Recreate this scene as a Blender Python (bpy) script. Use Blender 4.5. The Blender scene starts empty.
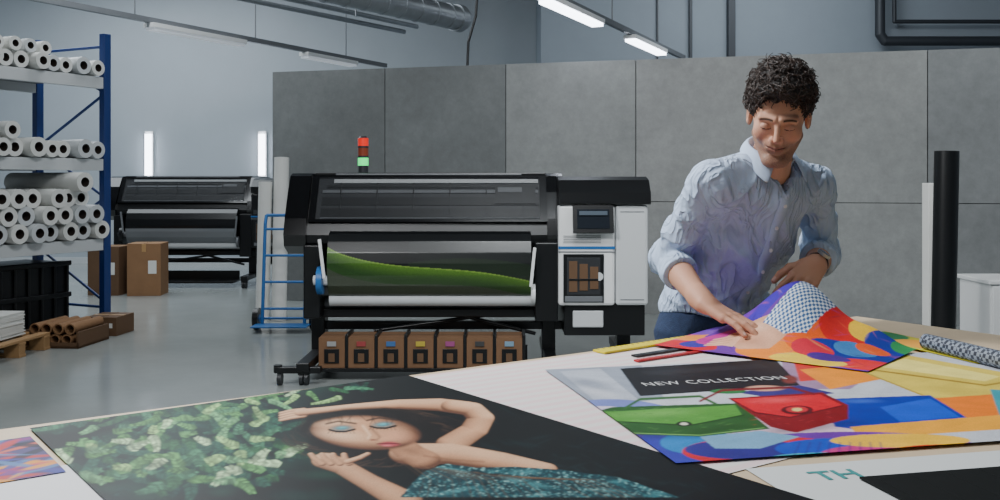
import bpy, math, random
import numpy as np
from mathutils import Vector, Matrix
random.seed(7); rng=np.random.default_rng(7)
V=Vector

# ---------------------------------------------------------------- utilities
def lin(c):
    return tuple(((x/255)/12.92 if x/255<=0.04045 else ((x/255+0.055)/1.055)**2.4) for x in c)
def mat(name,rgb,rough=.5,metal=0.,noise=0.,ns=8.,bump=0.,bs=60.,emit=0.,coat=0.,alpha=None,trans=0.,spec=.5):
    m=bpy.data.materials.new(name); m.use_nodes=True; nt=m.node_tree; b=nt.nodes['Principled BSDF']
    c=lin(rgb)
    b.inputs['Base Color'].default_value=(*c,1); b.inputs['Roughness'].default_value=rough; b.inputs['Metallic'].default_value=metal; b.inputs['Specular IOR Level'].default_value=spec
    tc=nt.nodes.new('ShaderNodeTexCoord')
    if noise>0:
        n=nt.nodes.new('ShaderNodeTexNoise'); n.inputs['Scale'].default_value=ns; n.inputs['Detail'].default_value=6; n.inputs['Roughness'].default_value=.65
        nt.links.new(tc.outputs['Object'],n.inputs['Vector'])
        r=nt.nodes.new('ShaderNodeMapRange'); r.inputs[1].default_value=.3; r.inputs[2].default_value=.7; r.inputs[3].default_value=1-noise; r.inputs[4].default_value=1+noise
        nt.links.new(n.outputs['Fac'],r.inputs[0])
        x=nt.nodes.new('ShaderNodeVectorMath'); x.operation='SCALE'; x.inputs[0].default_value=c
        nt.links.new(r.outputs[0],x.inputs['Scale']); nt.links.new(x.outputs[0],b.inputs['Base Color'])
    if bump>0:
        n=nt.nodes.new('ShaderNodeTexNoise'); n.inputs['Scale'].default_value=bs; n.inputs['Detail'].default_value=3
        nt.links.new(tc.outputs['Object'],n.inputs['Vector'])
        bp=nt.nodes.new('ShaderNodeBump'); bp.inputs['Strength'].default_value=bump; bp.inputs['Distance'].default_value=.01
        nt.links.new(n.outputs['Fac'],bp.inputs['Height']); nt.links.new(bp.outputs[0],b.inputs['Normal'])
    if emit>0:
        b.inputs['Emission Color'].default_value=(*c,1); b.inputs['Emission Strength'].default_value=emit
    if coat: b.inputs['Coat Weight'].default_value=coat; b.inputs['Coat Roughness'].default_value=.08
    if trans: b.inputs['Transmission Weight'].default_value=trans
    if alpha is not None: b.inputs['Alpha'].default_value=alpha
    return m
def vmat(name,rough=.5,bump=0.,bs=200.,coat=0.,sss=0.,bd=.004,spec=.5,wr=0.):
    m=bpy.data.materials.new(name); m.use_nodes=True; nt=m.node_tree; b=nt.nodes['Principled BSDF']
    a=nt.nodes.new('ShaderNodeAttribute'); a.attribute_name='Col'
    nt.links.new(a.outputs['Color'],b.inputs['Base Color']); b.inputs['Roughness'].default_value=rough; b.inputs['Specular IOR Level'].default_value=spec
    if bump>0:
        tc=nt.nodes.new('ShaderNodeTexCoord'); n=nt.nodes.new('ShaderNodeTexNoise'); n.inputs['Scale'].default_value=bs
        nt.links.new(tc.outputs['Object'],n.inputs['Vector'])
        bp=nt.nodes.new('ShaderNodeBump'); bp.inputs['Strength'].default_value=bump; bp.inputs['Distance'].default_value=bd
        nt.links.new(n.outputs['Fac'],bp.inputs['Height']); nt.links.new(bp.outputs[0],b.inputs['Normal'])
        if wr>0:   # cloth wrinkles: ridged, stretched noise
            mp=nt.nodes.new('ShaderNodeMapping'); mp.inputs['Rotation'].default_value=(.3,.5,.2); mp.inputs['Scale'].default_value=(1.3,1.3,.55); nt.links.new(tc.outputs['Object'],mp.inputs['Vector'])
            n2=nt.nodes.new('ShaderNodeTexNoise'); n2.inputs['Scale'].default_value=11; n2.inputs['Detail'].default_value=2.5; n2.inputs['Distortion'].default_value=1.1; nt.links.new(mp.outputs[0],n2.inputs['Vector'])
            s1=nt.nodes.new('ShaderNodeMath'); s1.operation='SUBTRACT'; s1.inputs[1].default_value=.5; nt.links.new(n2.outputs['Fac'],s1.inputs[0])
            s2=nt.nodes.new('ShaderNodeMath'); s2.operation='ABSOLUTE'; nt.links.new(s1.outputs[0],s2.inputs[0])
            s3=nt.nodes.new('ShaderNodeMath'); s3.operation='POWER'; s3.inputs[1].default_value=.7; nt.links.new(s2.outputs[0],s3.inputs[0])
            b2=nt.nodes.new('ShaderNodeBump'); b2.inputs['Strength'].default_value=wr; b2.inputs['Distance'].default_value=.035; b2.invert=True
            nt.links.new(s3.outputs[0],b2.inputs['Height']); nt.links.new(bp.outputs[0],b2.inputs['Normal']); nt.links.new(b2.outputs[0],b.inputs['Normal'])
    if coat: b.inputs['Coat Weight'].default_value=coat; b.inputs['Coat Roughness'].default_value=.15
    if sss: b.inputs['Subsurface Weight'].default_value=sss; b.inputs['Subsurface Radius'].default_value=(.01,.004,.002); b.inputs['Subsurface Scale'].default_value=.6
    return m

COL=bpy.context.scene.collection
def empty(name,loc=(0,0,0),rz=0.):
    o=bpy.data.objects.new(name,None); o.location=loc; o.rotation_euler=(0,0,rz); o.empty_display_size=.2
    COL.objects.link(o); return o
def attach(o,parent,world=False):
    if parent is None: return
    o.parent=parent
    if world:
        o.matrix_parent_inverse=(Matrix.Translation(parent.location)@parent.rotation_euler.to_matrix().to_4x4()).inverted()
class MB:
    def __init__(s): s.v=[];s.f=[];s.m=[];s.sm=[]
    def add(s,vs,fs,m=0,smooth=False):
        o=len(s.v); s.v+= [tuple(x) for x in vs]
        for f in fs: s.f.append(tuple(i+o for i in f)); s.m.append(m); s.sm.append(smooth)
    def box(s,c,sz,m=0,R=None):
        hx,hy,hz=[a/2 for a in sz]; pts=[V((x,y,z)) for x in(-hx,hx) for y in(-hy,hy) for z in(-hz,hz)]
        if R is not None: pts=[R@p for p in pts]
        pts=[p+V(c) for p in pts]
        s.add(pts,[(0,1,3,2),(4,6,7,5),(0,4,5,1),(2,3,7,6),(0,2,6,4),(1,5,7,3)],m)
    def bx(s,x0,x1,y0,y1,z0,z1,m=0): s.box(((x0+x1)/2,(y0+y1)/2,(z0+z1)/2),(abs(x1-x0),abs(y1-y0),abs(z1-z0)),m)
    def cyl(s,a,b,r,m=0,seg=20,r2=None,cap=True,hole=0.,mh=None):
        a=V(a);b=V(b);r2=r if r2 is None else r2; d=(b-a).normalized(); u=d.orthogonal().normalized(); w=d.cross(u)
        ring=lambda c,rr:[c+(u*math.cos(2*math.pi*i/seg)+w*math.sin(2*math.pi*i/seg))*rr for i in range(seg)]
        vs=ring(a,r)+ring(b,r2); fs=[(i,(i+1)%seg,seg+(i+1)%seg,seg+i) for i in range(seg)]
        s.add(vs,fs,m,True)
        if hole>0:
            mh=m if mh is None else mh
            s.add(ring(a,r)+ring(a,hole),[(i,seg+i,seg+(i+1)%seg,(i+1)%seg) for i in range(seg)],m)
            s.add(ring(b,r2)+ring(b,hole),[(i,(i+1)%seg,seg+(i+1)%seg,seg+i) for i in range(seg)],m)
            s.add(ring(a,hole)+ring(b,hole),[(i,seg+i,seg+(i+1)%seg,(i+1)%seg) for i in range(seg)],mh,True)
        elif cap:
            s.add(ring(a,r),[tuple(range(seg))[::-1]],m); s.add(ring(b,r2),[tuple(range(seg))],m)
    def pipe(s,pts,r,m=0,seg=12):
        for a,b in zip(pts[:-1],pts[1:]): s.cyl(a,b,r,m,seg)
        for p in pts[1:-1]: s.sph(p,r*1.02,m,seg)
    def sph(s,c,r,m=0,seg=12,sc=(1,1,1)):
        c=V(c); n=max(6,seg//2); vs=[];fs=[]
        for j in range(n+1):
            t=math.pi*j/n
            for i in range(seg):
                p=2*math.pi*i/seg; vs.append((c.x+r*sc[0]*math.sin(t)*math.cos(p),c.y+r*sc[1]*math.sin(t)*math.sin(p),c.z+r*sc[2]*math.cos(t)))
        for j in range(n):
            for i in range(seg): fs.append((j*seg+i,(j+1)*seg+i,(j+1)*seg+(i+1)%seg,j*seg+(i+1)%seg))
        s.add(vs,fs,m,True)
    def prismx(s,prof,x0,x1,m=0,smooth=False):
        n=len(prof); vs=[(x0,y,z) for y,z in prof]+[(x1,y,z) for y,z in prof]
        s.add(vs,[(i,(i+1)%n,n+(i+1)%n,n+i) for i in range(n)],m,smooth)
        s.add([(x0,y,z) for y,z in prof],[tuple(range(n))[::-1]],m); s.add([(x1,y,z) for y,z in prof],[tuple(range(n))],m)
    def obj(s,name,mats,parent=None,bevel=0.,world=False,loc=None):
        me=bpy.data.meshes.new(name)
        vs=np.array(s.v)
        off=np.zeros(3)
        if parent is None and loc is None:
            off=np.array([(vs[:,0].min()+vs[:,0].max())/2,(vs[:,1].min()+vs[:,1].max())/2,vs[:,2].min()])
        me.from_pydata((vs-off).tolist(),[],s.f)
        for m in mats: me.materials.append(m)
        me.polygons.foreach_set('material_index',s.m); me.polygons.foreach_set('use_smooth',s.sm)
        import bmesh
        bm=bmesh.new(); bm.from_mesh(me); bmesh.ops.recalc_face_normals(bm,faces=bm.faces); bm.to_mesh(me); bm.free()
        o=bpy.data.objects.new(name,me); COL.objects.link(o); o.location=off
        if loc is not None: o.location=loc
        attach(o,parent,world)
        if bevel>0:
            b=o.modifiers.new('bev','BEVEL'); b.width=bevel; b.segments=2; b.limit_method='ANGLE'; b.angle_limit=math.radians(50)
        return o
def colmesh(name,verts,faces,cols,material,parent=None,world=True,smooth=True):
    me=bpy.data.meshes.new(name); me.from_pydata(verts.tolist(),[],faces.tolist())
    a=me.color_attributes.new('Col','FLOAT_COLOR','POINT')
    c=np.ones((len(verts),4),dtype=np.float32); c[:,:3]=cols; a.data.foreach_set('color',c.ravel())
    me.materials.append(material); me.polygons.foreach_set('use_smooth',[smooth]*len(me.polygons))
    o=bpy.data.objects.new(name,me); COL.objects.link(o); attach(o,parent,world); return o
def srgb2lin(c):
    c=np.asarray(c,dtype=float)/255; return np.where(c<=.04045,c/12.92,((c+.055)/1.055)**2.4)

# ---------------------------------------------------------------- materials
M_floor=mat('floor_epoxy',(150,155,153),.17,0,.10,1.2,.02,3)
M_wall=mat('wall_paint',(170,178,185),.8,0,.04,1.,.03,40)
M_wall2=mat('wall_paint_cool',(150,160,170),.8,0,.05,1.,.03,40)
M_ceil=mat('ceiling_paint',(110,115,120),.9,0,.03,1)
M_black=mat('black_plastic',(15,16,18),.35,0,.05,4)
M_blackg=mat('black_gloss',(11,11,13),.15,0,.05,4,coat=.5)
M_dgrey=mat('dark_grey_plastic',(46,48,51),.4,0,.05,4)
M_mgrey=mat('mid_grey_plastic',(110,113,117),.4,0,.05,4)
M_white=mat('white_plastic',(236,237,237),.35,0,.02,4)
M_lgrey=mat('light_grey_plastic',(204,207,209),.4,0,.02,4)
M_blue=mat('blue_paint',(40,105,170),.4,0,.04,5)
M_rackblue=mat('rack_blue',(24,52,112),.45,0,.06,5)
M_steel=mat('galvanised_steel',(165,170,175),.35,.7,.1,10)
M_paper=mat('paper_white',(222,222,218),.6,0,.03,6)
M_core=mat('cardboard_core',(58,48,42),.8,0,.05,10)
M_card=mat('cardboard',(140,104,72),.8,0,.08,6,.05,40)
M_cardd=mat('cardboard_dark',(100,74,52),.8,0,.08,6)
M_wood=mat('pallet_wood',(160,125,85),.75,0,.15,12,.1,40)
M_ply=mat('table_plywood',(196,172,140),.5,0,.08,10)

# ================================================================= ROOM
b=MB(); b.bx(-9.2,8.2,-3.2,18.5,-.1,0); b.obj('floor',[M_floor])
b=MB(); b.bx(-9.2,8.2,-3.2,18.5,5.2,5.3); b.obj('ceiling',[M_ceil])
b=MB(); b.bx(-9.2,-9.0,-3.2,18.5,0,5.2); b.obj('wall_left',[M_wall])
b=MB(); b.bx(8.0,8.2,-3.2,18.5,0,5.2); b.obj('wall_right',[M_wall2])
b=MB(); b.bx(-9.0,8.0,-3.2,-3.0,0,5.2); b.obj('wall_front',[M_wall])
b=MB(); b.bx(-9.0,.68,16.6,16.8,0,5.2); b.obj('wall_back',[M_wall])
b=MB(); b.bx(.62,8.0,14.6,14.8,0,5.2); b.bx(.62,.80,14.8,16.6,0,5.2); b.obj('wall_return',[M_wall2])
b=MB(); b.bx(-9.0,.6,16.57,16.6,0,.1); b.obj('baseboard_back',[M_lgrey])

# concrete panel partition
def conc(name,t):
    m=mat(name,t,.62,0,.12,1.3,.08,25); nt=m.node_tree; bs=nt.nodes['Principled BSDF']; src=bs.inputs['Base Color'].links[0].from_socket
    tc=[n for n in nt.nodes if n.type=='TEX_COORD'][0]
    n=nt.nodes.new('ShaderNodeTexNoise'); n.inputs['Scale'].default_value=9; n.inputs['Detail'].default_value=8; n.inputs['Roughness'].default_value=.75; nt.links.new(tc.outputs['Object'],n.inputs['Vector'])
    r=nt.nodes.new('ShaderNodeMapRange'); r.inputs[1].default_value=.35; r.inputs[2].default_value=.7; r.inputs[3].default_value=.88; r.inputs[4].default_value=1.12; nt.links.new(n.outputs['Fac'],r.inputs[0])
    x=nt.nodes.new('ShaderNodeVectorMath'); x.operation='SCALE'; nt.links.new(src,x.inputs[0]); nt.links.new(r.outputs[0],x.inputs['Scale']); nt.links.new(x.outputs[0],bs.inputs['Base Color'])
    return m
tones=[(108,111,111),(114,117,117),(142,144,143),(146,147,146),(144,146,145),(128,131,132),(130,133,132)]
pm=[conc('concrete_panel_%d'%i,t) for i,t in enumerate(tones)]+[mat('panel_gap',(40,40,40),.9)]
b=MB(); L0=V((-2.70,11.52,0)); dr=V((.9623,-.2716,0)); nr=V((.2716,.9623,0)); pw=1.436
R=Matrix((( dr.x,nr.x,0),(dr.y,nr.y,0),(0,0,1)))
N=7
b.box(L0+dr*(N*pw/2)+nr*.07+V((0,0,1.345)),(N*pw-.01,.06,2.69),7,R)
for i in range(N):
    for z0,z1 in((.0,1.187),(1.193,2.70)):
        b.box(L0+dr*((i+.5)*pw)+nr*.02+V((0,0,(z0+z1)/2)),(pw-.008,.04,z1-z0),i,R)
b.obj('wall_partition',pm,bevel=.003)

# wall tube lamps (vertical slits)
M_tube=mat('lamp_tube',(235,242,255),.4,emit=9)
M_tube2=mat('lamp_tube_dim',(215,222,230),.4,emit=.35)
for px in(-5.98,-4.05):
    b=MB(); b.bx(px-.05,px+.05,16.50,16.55,1.5,2.2,0); b.bx(px-.07,px+.07,16.55,16.6,1.45,2.25,1); b.obj('wall_lamp',[M_tube,M_white])

# hanging fluorescent rails
def rail(name,a,c,tubes,mt):
    b=MB(); a=V(a);c=V(c); d=(c-a); L=d.length; d.normalize(); ang=math.atan2(d.y,d.x); R=Matrix.Rotation(ang,3,'Z')
    b.box((a+c)/2+V((0,0,.05)),(L,.06,.06),0,R)
    for t0,t1 in tubes:
        p=a+d*t0;q=a+d*t1
        b.box((p+q)/2+V((0,0,-.005)),(t1-t0,.16,.05),2,R)
        b.box((p+q)/2+V((0,0,-.045)),(t1-t0-.04,.13,.035),1,R)
    t=.4
    while t<L:
        p=a+d*t; b.cyl(p+V((0,0,.07)),(p.x,p.y,5.2),.008,0,8); t+=2.0
    return b.obj(name,[M_mgrey,mt,M_white])
rail('fluorescent_light',(-5.1,8.6,3.17),(-1.8,15.3,3.17),[(2.6,4.15),(5.4,6.6)],M_tube2)
rail('fluorescent_light',(.30,9.0,3.17),(2.7,14.3,3.17),[(.3,1.9),(3.1,4.6)],M_tube)

# ventilation duct
b=MB(); a=V((-3.1,8.9,3.52)); c=V((-.56,12.1,3.44))
b.cyl(a,c,.15,0,28); d=(c-a).normalized(); k=0
while k<(c-a).length:
    p=a+d*k; b.cyl(p,p+d*.02,.16,0,28); k+=.28
b.cyl(c,c+d*.10,.17,0,28); b.sph(c+d*.10,.15,0,20)
for t_ in(.35,.85):
    p=a+d*((c-a).length*t_); b.cyl((p.x,p.y,p.z+.1),(p.x,p.y,5.2),.012,0,8)
b.obj('ventilation_duct',[M_steel])
b=MB()
for off,z in((-.55,3.45),(-.72,3.38)):
    b.cyl(a+V((off,0,z-3.52)),c+V((off,.9,z-3.42)),.03,0,12)
b.cyl((-2.95,10.3,3.4),(-2.95,10.3,5.2),.012,0,8); b.cyl((-1.75,11.8,3.4),(-1.75,11.8,5.2),.012,0,8)
b.obj('ceiling_pipe',[M_steel])
b=MB(); pts=[(-.27,12.9,5.2),(-.30,12.9,3.9),(-.32,12.9,3.6),(-.42,12.9,3.25),(-.44,12.9,2.75)]
b.pipe(pts,.018,0,8); b.obj('hanging_cable',[M_black])
M_pipe=mat('pipe_dark',(60,64,70),.5,.3,.05,5)
b=MB(); b.pipe([(5.55,14.2,5.2),(5.55,14.2,3.55),(5.62,14.2,3.45),(7.98,14.2,3.45)],.07,0,16)
b.pipe([(5.8,14.3,5.2),(5.8,14.3,3.75),(7.98,14.3,3.75)],.03,0,12); b.obj('wall_pipe',[M_pipe])
b=MB(); b.bx(3.40,3.50,14.45,14.6,2.0,5.2); b.bx(2.83,2.87,14.5,14.6,2.0,5.2); b.bx(2.35,2.37,14.55,14.6,2.0,5.2); b.obj('trim_1',[M_pipe])

# ================================================================= STORAGE RACK
rk=empty('storage_rack',(-3.79,9.33,0),math.atan2(-.892,-.451))
b=MB(); D=-.95
for x in(0,2.7):
    for y in(0,D):
        b.bx(x-.04,x+.04,y-.035,y+.035,0,2.82,0); b.bx(x-.07,x+.07,y-.06,y+.06,0,.01,0)
    for i in range(5):
        z=.25+i*.5
        b.cyl((x,0,z),(x,D,z+.5),.014,0,8) if i%2==0 else b.cyl((x,D,z),(x,0,z+.5),.014,0,8)
    for z in(.2,2.7): b.cyl((x,0,z),(x,D,z),.014,0,8)
b.obj('uprights',[M_rackblue],rk,.004)
b=MB()
zs=[.86,1.62,2.40]
for z in zs:
    for y in(.0,D): b.bx(.04,2.66,y-.025,y+.025,z-.11,z,0)
    b.bx(.04,2.66,D+.02,-.02,z-.02,z+.005,1)
b.obj('shelf_beams',[M_lgrey,M_mgrey],rk,.004)
b=MB(); random.seed(3)
def roll(x,z,r,L=.95,y0=.06):
    y0+=random.uniform(-.05,.05); b.cyl((x,y0,z),(x,y0-L,z),r,random.choice([0,0,2]),22,hole=r*.5,mh=1)
x=.06
while x<2.6:
    r=random.uniform(.070,.082); roll(x+r,2.405+r,r); 
    if x>.5 and random.random()<.75: roll(x+r*1.9,2.405+r*2.75,.062,.95,-.02)
    x+=2*r+.006
x=.06
while x<2.6:
    r=random.uniform(.074,.088); roll(x+r,1.625+r,r)
    if x>.85: roll(x+2*r,1.625+r*2.75,r*.93)
    x+=2*r+.006
for lay in range(3):
    x=.03+lay*.09
    while x<2.5:
        r=.085; roll(x+r,.867+r+lay*.152,r,random.uniform(.9,1.1),random.uniform(.04,.14)); x+=2*r+.008
roll(.40,.867+.083+.45,.09,1.0,.16); 
b.obj('paper_rolls',[M_paper,M_core,M_lgrey],rk)

# black crate + paper pallet beneath the rack
b=MB(); b.box((0,0,.36),(.9,.62,.62),0)
for i in range(7): b.box((-.42+.14*i,.32,.36),(.03,.03,.6),0)
for z in(.06,.36,.66): b.box((0,.32,z),(.92,.04,.05),0)
o=b.obj('plastic_crate',[M_black],bevel=.01); o.location=V((-4.62,9.1,.0)); o.rotation_euler=(0,0,math.atan2(-.892,-.451))
def pallet(name,loc,rz,w=1.2,d=.8):
    b=MB()
    for i in range(7): b.box((-w/2+.05+i*(w-.1)/6,0,.13),(.09,d,.022),0)
    for y in(-d/2+.05,0,d/2-.05):
        b.box((0,y,.108),(w,.09,.02),0); b.box((0,y,.012),(w,.09,.022),0)
        for x in(-w/2+.07,0,w/2-.07): b.box((x,y,.06),(.13,.09,.08),0)
    o=b.obj(name,[M_wood],bevel=.003); o.location=loc; o.rotation_euler=(0,0,rz)
pallet('wooden_pallet',(-4.42,7.85,0),-.1)
b=MB()
for i in range(16): 
    b.box((random.uniform(-.01,.01),random.uniform(-.01,.01),.007+.012*i),(.82,.55,.010),0,Matrix.Rotation(random.uniform(-.02,.02),3,'Z'))
o=b.obj('paper_stack',[M_paper,M_cardd]); o.location=(-4.38,7.83,.143); o.rotation_euler=(0,0,-.1)
def carton(name,c,sz,rz=0,m=None,label=True):
    b=MB(); w,d,h=sz
    b.box((0,0,h/2),(w,d,h),0)
    b.box((0,0,h+.001),(w*.98,.05,.003),1); b.box((0,-d/2-.001,h-.05),(.05,.003,.1),1)
    b.box((0,0,h+.0015),(.004,d,.004),2)
    if label: b.box((w*.25,-d/2-.001,h*.55),(w*.25,.003,h*.25),3)
    o=b.obj(name,[m or M_card,mat('packing_tape',(178,140,95),.3),M_cardd,M_paper],bevel=.003); o.location=c; o.rotation_euler=(0,0,rz); return o
b=MB()
for j in range(2):
    for i in range(4): b.cyl((-.17+.105*i+.03*j,-.24,.07+.09*j),(-.17+.105*i+.03*j,.24,.07+.09*j),.046,0,16,hole=.036)
b.bx(-.26,.26,-.26,.26,0,.02,1); b.bx(-.26,-.245,-.26,.26,0,.14,1); b.bx(.245,.26,-.26,.26,0,.14,1); b.bx(-.26,.26,.25,.26,0,.14,1); b.bx(-.26,.26,-.26,-.25,0,.05,1)
o=b.obj('cardboard_tubes',[M_card,M_cardd]); o.location=(-3.78,8.46,.0); o.rotation_euler=(0,0,-.1)
carton('cardboard_box',(-3.62,9.02,0),(.30,.34,.17),-.1,M_cardd)

# ================================================================= REAR CARTONS
carton('cardboard_box',(-4.38,12.1,0),(.40,.40,.64),.1,M_card)
carton('cardboard_box',(-4.86,12.15,0),(.40,.40,.60),-.1,M_cardd)

# ================================================================= LARGE FORMAT PRINTERS
def printer(name,loc,rz,main=True):
    P=empty(name,loc,rz); prng=np.random.default_rng(1)
    prof=[(.78,.86),(.80,1.38),(.74,1.44),(.26,1.455),(.20,1.44),(.0,1.10),(-.03,1.02),(-.02,.96),(.10,.88)]
    b=MB(); b.prismx(prof,-1.30,.69,0); b.obj('housing',[M_black],P,.012)
    prof2=[(.80,.88),(.81,1.40),(.75,1.46),(.24,1.47),(.17,1.45),(.08,1.33),(-.03,1.14),(-.075,1.02),(-.05,.94),(.08,.88)]
    b=MB(); b.prismx(prof2,-1.33,-1.17,0); b.prismx(prof2,.58,.70,0); b.obj('end_caps',[M_blackg],P,.03)
    def slant(t,o=0.):
        y=.20+(.0-.20)*t; z=1.44+(1.10-1.44)*t; return y-.86*o, z+.51*o
    def strip(b,x0,x1,t0,t1,o0,o1,m):
        y0,z0=slant(t0,o0);y1,z1=slant(t1,o0);y2,z2=slant(t1,o1);y3,z3=slant(t0,o1)
        b.prismx([(y0,z0),(y1,z1),(y2,z2),(y3,z3)],x0,x1,m)
    b=MB()
    strip(b,-1.12,.54,.04,.96,.001,.006,3)
    strip(b,-1.00,.52,.07,.15,.005,.02,4)  # bright highlight band of the window, put in as a light grey strip
    strip(b,-1.05,.52,.20,.25,.005,.015,1)
    strip(b,-1.08,.52,.30,.36,.005,.015,2)
    strip(b,-1.08,.52,.45,.62,.005,.012,1)
    strip(b,-1.08,.52,.70,.88,.005,.018,1); strip(b,-1.08,.52,.89,.91,.005,.018,2)
    for i in range(6): strip(b,-.95+i*.27,-.94+i*.27,.1,.85,.006,.018,1)
    strip(b,.20,.50,.2,.6,.006,.020,1); strip(b,.22,.40,.25,.35,.006,.022,2)
    strip(b,-1.16,.58,.0,.035,.004,.03,0); strip(b,-1.16,.58,.95,1.0,.004,.034,0)
    strip(b,-1.16,-1.11,.0,1.,.004,.032,0); strip(b,.53,.58,.0,1.,.004,.032,0)
    b.obj('window_frame',[M_blackg,M_black,M_mgrey,M_dgrey,M_lgrey],P)
    g=mat('smoked_glass',(60,62,65),.05,alpha=.2)
    b=MB(); strip(b,-1.12,.54,.03,.96,.024,.028,0); b.obj('window_glass',[g],P)
    b=MB(); b.bx(-1.16,.58,.26,.72,1.455,1.475,0); b.bx(-1.0,.4,.22,.27,1.455,1.468,1); b.obj('top_cover',[M_black,M_mgrey],P,.006)
    prof3=[(.0,1.055),(-.06,1.03),(-.11,.98),(-.145,.90),(-.16,.82),(-.155,.74),(-.13,.66),(-.09,.60),(-.05,.57)]
    n=420; mseg=len(prof3)*14
    ys=np.interp(np.linspace(0,len(prof3)-1,mseg),range(len(prof3)),[p[0] for p in prof3]); zz=np.interp(np.linspace(0,len(prof3)-1,mseg),range(len(prof3)),[p[1] for p in prof3])
    xs=np.linspace(-1.0,.46,n)
    Xg,Jg=np.meshgrid(xs,np.arange(mseg),indexing='ij'); vs=np.stack([Xg.ravel(),ys[Jg].ravel(),zz[Jg].ravel()],1)
    idx=np.arange(n*mseg).reshape(n,mseg); fs=np.stack([idx[:-1,:-1],idx[1:,:-1],idx[1:,1:],idx[:-1,1:]],-1).reshape(-1,4)
    x=vs[:,0]; z=vs[:,2]; t=(x+1.0)/1.46
    c=np.zeros((len(vs),3)); c[:]=srgb2lin((11,13,14))
    if main:
        c[(z>.84+.05*np.sin(t*6))&(t>.4)]=srgb2lin((18,22,22))
        hz=.80+.06*np.sin(t*4-1.1); c[(z<hz)&(t>.40)]=srgb2lin((26,38,24))
        top=.90-.21*t+.04*np.exp(-t*14)-.02*np.sin(t*6)
        g1=z<top; sh=np.clip((top-z)/.10,0,1)[:,None]; gc=srgb2lin((84,124,34))*(1-sh)**1.5+srgb2lin((34,66,20))*(1-(1-sh)**1.5); c[g1]=gc[g1]
        c[(z<top)&(z>top-.008)]=srgb2lin((118,152,58))
        low=top-.13-.02*np.sin(t*5+1); c[z<low]=srgb2lin((60,68,52))
        nz=.80+.40*prng.random(len(vs)); c*=nz[:,None]; c[z>.98]=srgb2lin((16,18,20))
    else:
        c[:]=srgb2lin((16,17,19)); c[z<.78]=srgb2lin((120,124,128))
    colmesh('printed_media',vs,fs,c,vmat('media_'+name,.3),P,False)
    b=MB()
    b.cyl((-1.0,-.02,.555),(.52,-.02,.555),.052,0,24); b.cyl((-1.08,.15,.50),(.56,.15,.50),.06,1,24)
    b.obj('media_rollers',[M_lgrey,M_mgrey],P)
    b=MB(); b.bx(-1.15,.62,.05,.12,.41,.475,0); b.bx(-1.18,-1.06,-.10,.5,.42,.95,0); b.bx(.49,.655,-.10,.5,.40,.97,0)
    b.bx(-1.05,.5,.3,.6,.6,.87,0)
    b.obj('frame_brackets',[M_black],P,.01)
    b=MB(); b.cyl((-1.07,-.12,.70),(-1.03,-.12,.70),.10,0,28); b.cyl((-1.10,-.12,.70),(-1.0,-.12,.70),.035,1,20)
    b.cyl((.46,-.10,.60),(.49,-.10,.60),.07,1,24)
    b.box((-1.03,-.19,.86),(.022,.02,.28),1,Matrix.Rotation(-.12,3,'Y')); b.box((.47,-.19,.80),(.022,.02,.28),1,Matrix.Rotation(.10,3,'Y'))
    b.obj('hubs_and_levers',[M_blue if main else M_black,M_white if main else M_mgrey],P,.003)
    b=MB()
    for x in(-1.12,.60,1.16):
        b.bx(x-.05,x+.05,.15,.30,.12,.45,0); b.bx(x-.045,x+.045,-.42 if x<0 else -.3,.75,.10,.16,0)
        for y in((-.36 if x<0 else -.25),.68):
            b.cyl((x-.03,y,.045),(x-.005,y,.045),.045,1,18); b.cyl((x+.005,y,.045),(x+.03,y,.045),.045,1,18); b.bx(x-.04,x+.04,y-.03,y+.03,.07,.11,0)
    b.bx(-1.32,-1.0,-.40,-.34,.085,.13,0); b.cyl((-1.30,-.37,.045),(-1.27,-.37,.045),.045,1,18); b.cyl((-1.30,-.37,.09),(-1.30,-.37,.14),.03,0,12)
    b.bx(-1.1,1.2,.19,.25,.30,.36,0)
    b.cyl((-.70,.12,.30),(.15,.12,.42),.014,0,10); b.cyl((.5,.12,.28),(-.15,.12,.44),.014,0,10)
    b.obj('stand',[M_black,M_dgrey],P,.006)
    b=MB(); b.bx(-1.08,.44,-.22,.10,.06,.085,0); b.bx(-1.08,.44,.10,.12,.06,.20,0)
    labs=[(150,150,150),(150,60,60),(60,100,150),(180,160,60),(150,70,120),(60,60,60),(120,150,170)]
    mats=[M_black,mat('ink_carton',(118,86,60),.8,0,.08,6),M_cardd]+[mat('ink_label_%d'%i,l,.5) for i,l in enumerate(labs)]
    for i in range(7 if main else 0):
        x0=-1.05+i*.21
        b.bx(x0,x0+.185,-.20,.08,.086,.30,1); b.bx(x0+.04,x0+.145,-.206,-.199,.12,.22,0); b.bx(x0+.06,x0+.125,-.209,-.205,.24,.275,3+i); b.bx(x0+.001,x0+.184,-.09,-.03,.30,.302,2)
        b.bx(x0+.07,x0+.115,-.212,-.205,.13,.19,2)
        b.bx(x0+.187,x0+.208,-.20,.08,.086,.32,0)
    b.obj('ink_tray',mats,P,.003)
    A=M_white if main else M_black; B_=M_lgrey if main else M_dgrey
    b=MB(); b.bx(.655,1.06,-.14,.74,.52,1.24,0); b.bx(1.067,1.30,-.13,.74,.52,1.24,1); b.obj('module_body',[A,B_],P,.02)
    b=MB(); b.prismx([(.76,1.245),(.76,1.42),(.72,1.445),(.08,1.445),(-.06,1.42),(-.155,1.33),(-.16,1.245)],.66,1.315,0); b.obj('module_cap',[M_black],P,.015)
    b=MB(); b.bx(.70,1.28,-.10,.72,.30,.52,0); b.bx(.76,.98,-.115,-.10,.36,.48,1); b.obj('module_base',[M_black,M_lgrey if main else M_black],P,.012)
    b=MB(); 
    b.bx(.655,1.06,-.145,-.139,.925,.945,1); b.bx(.655,1.06,-.143,-.139,.90,.91,2)
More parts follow.
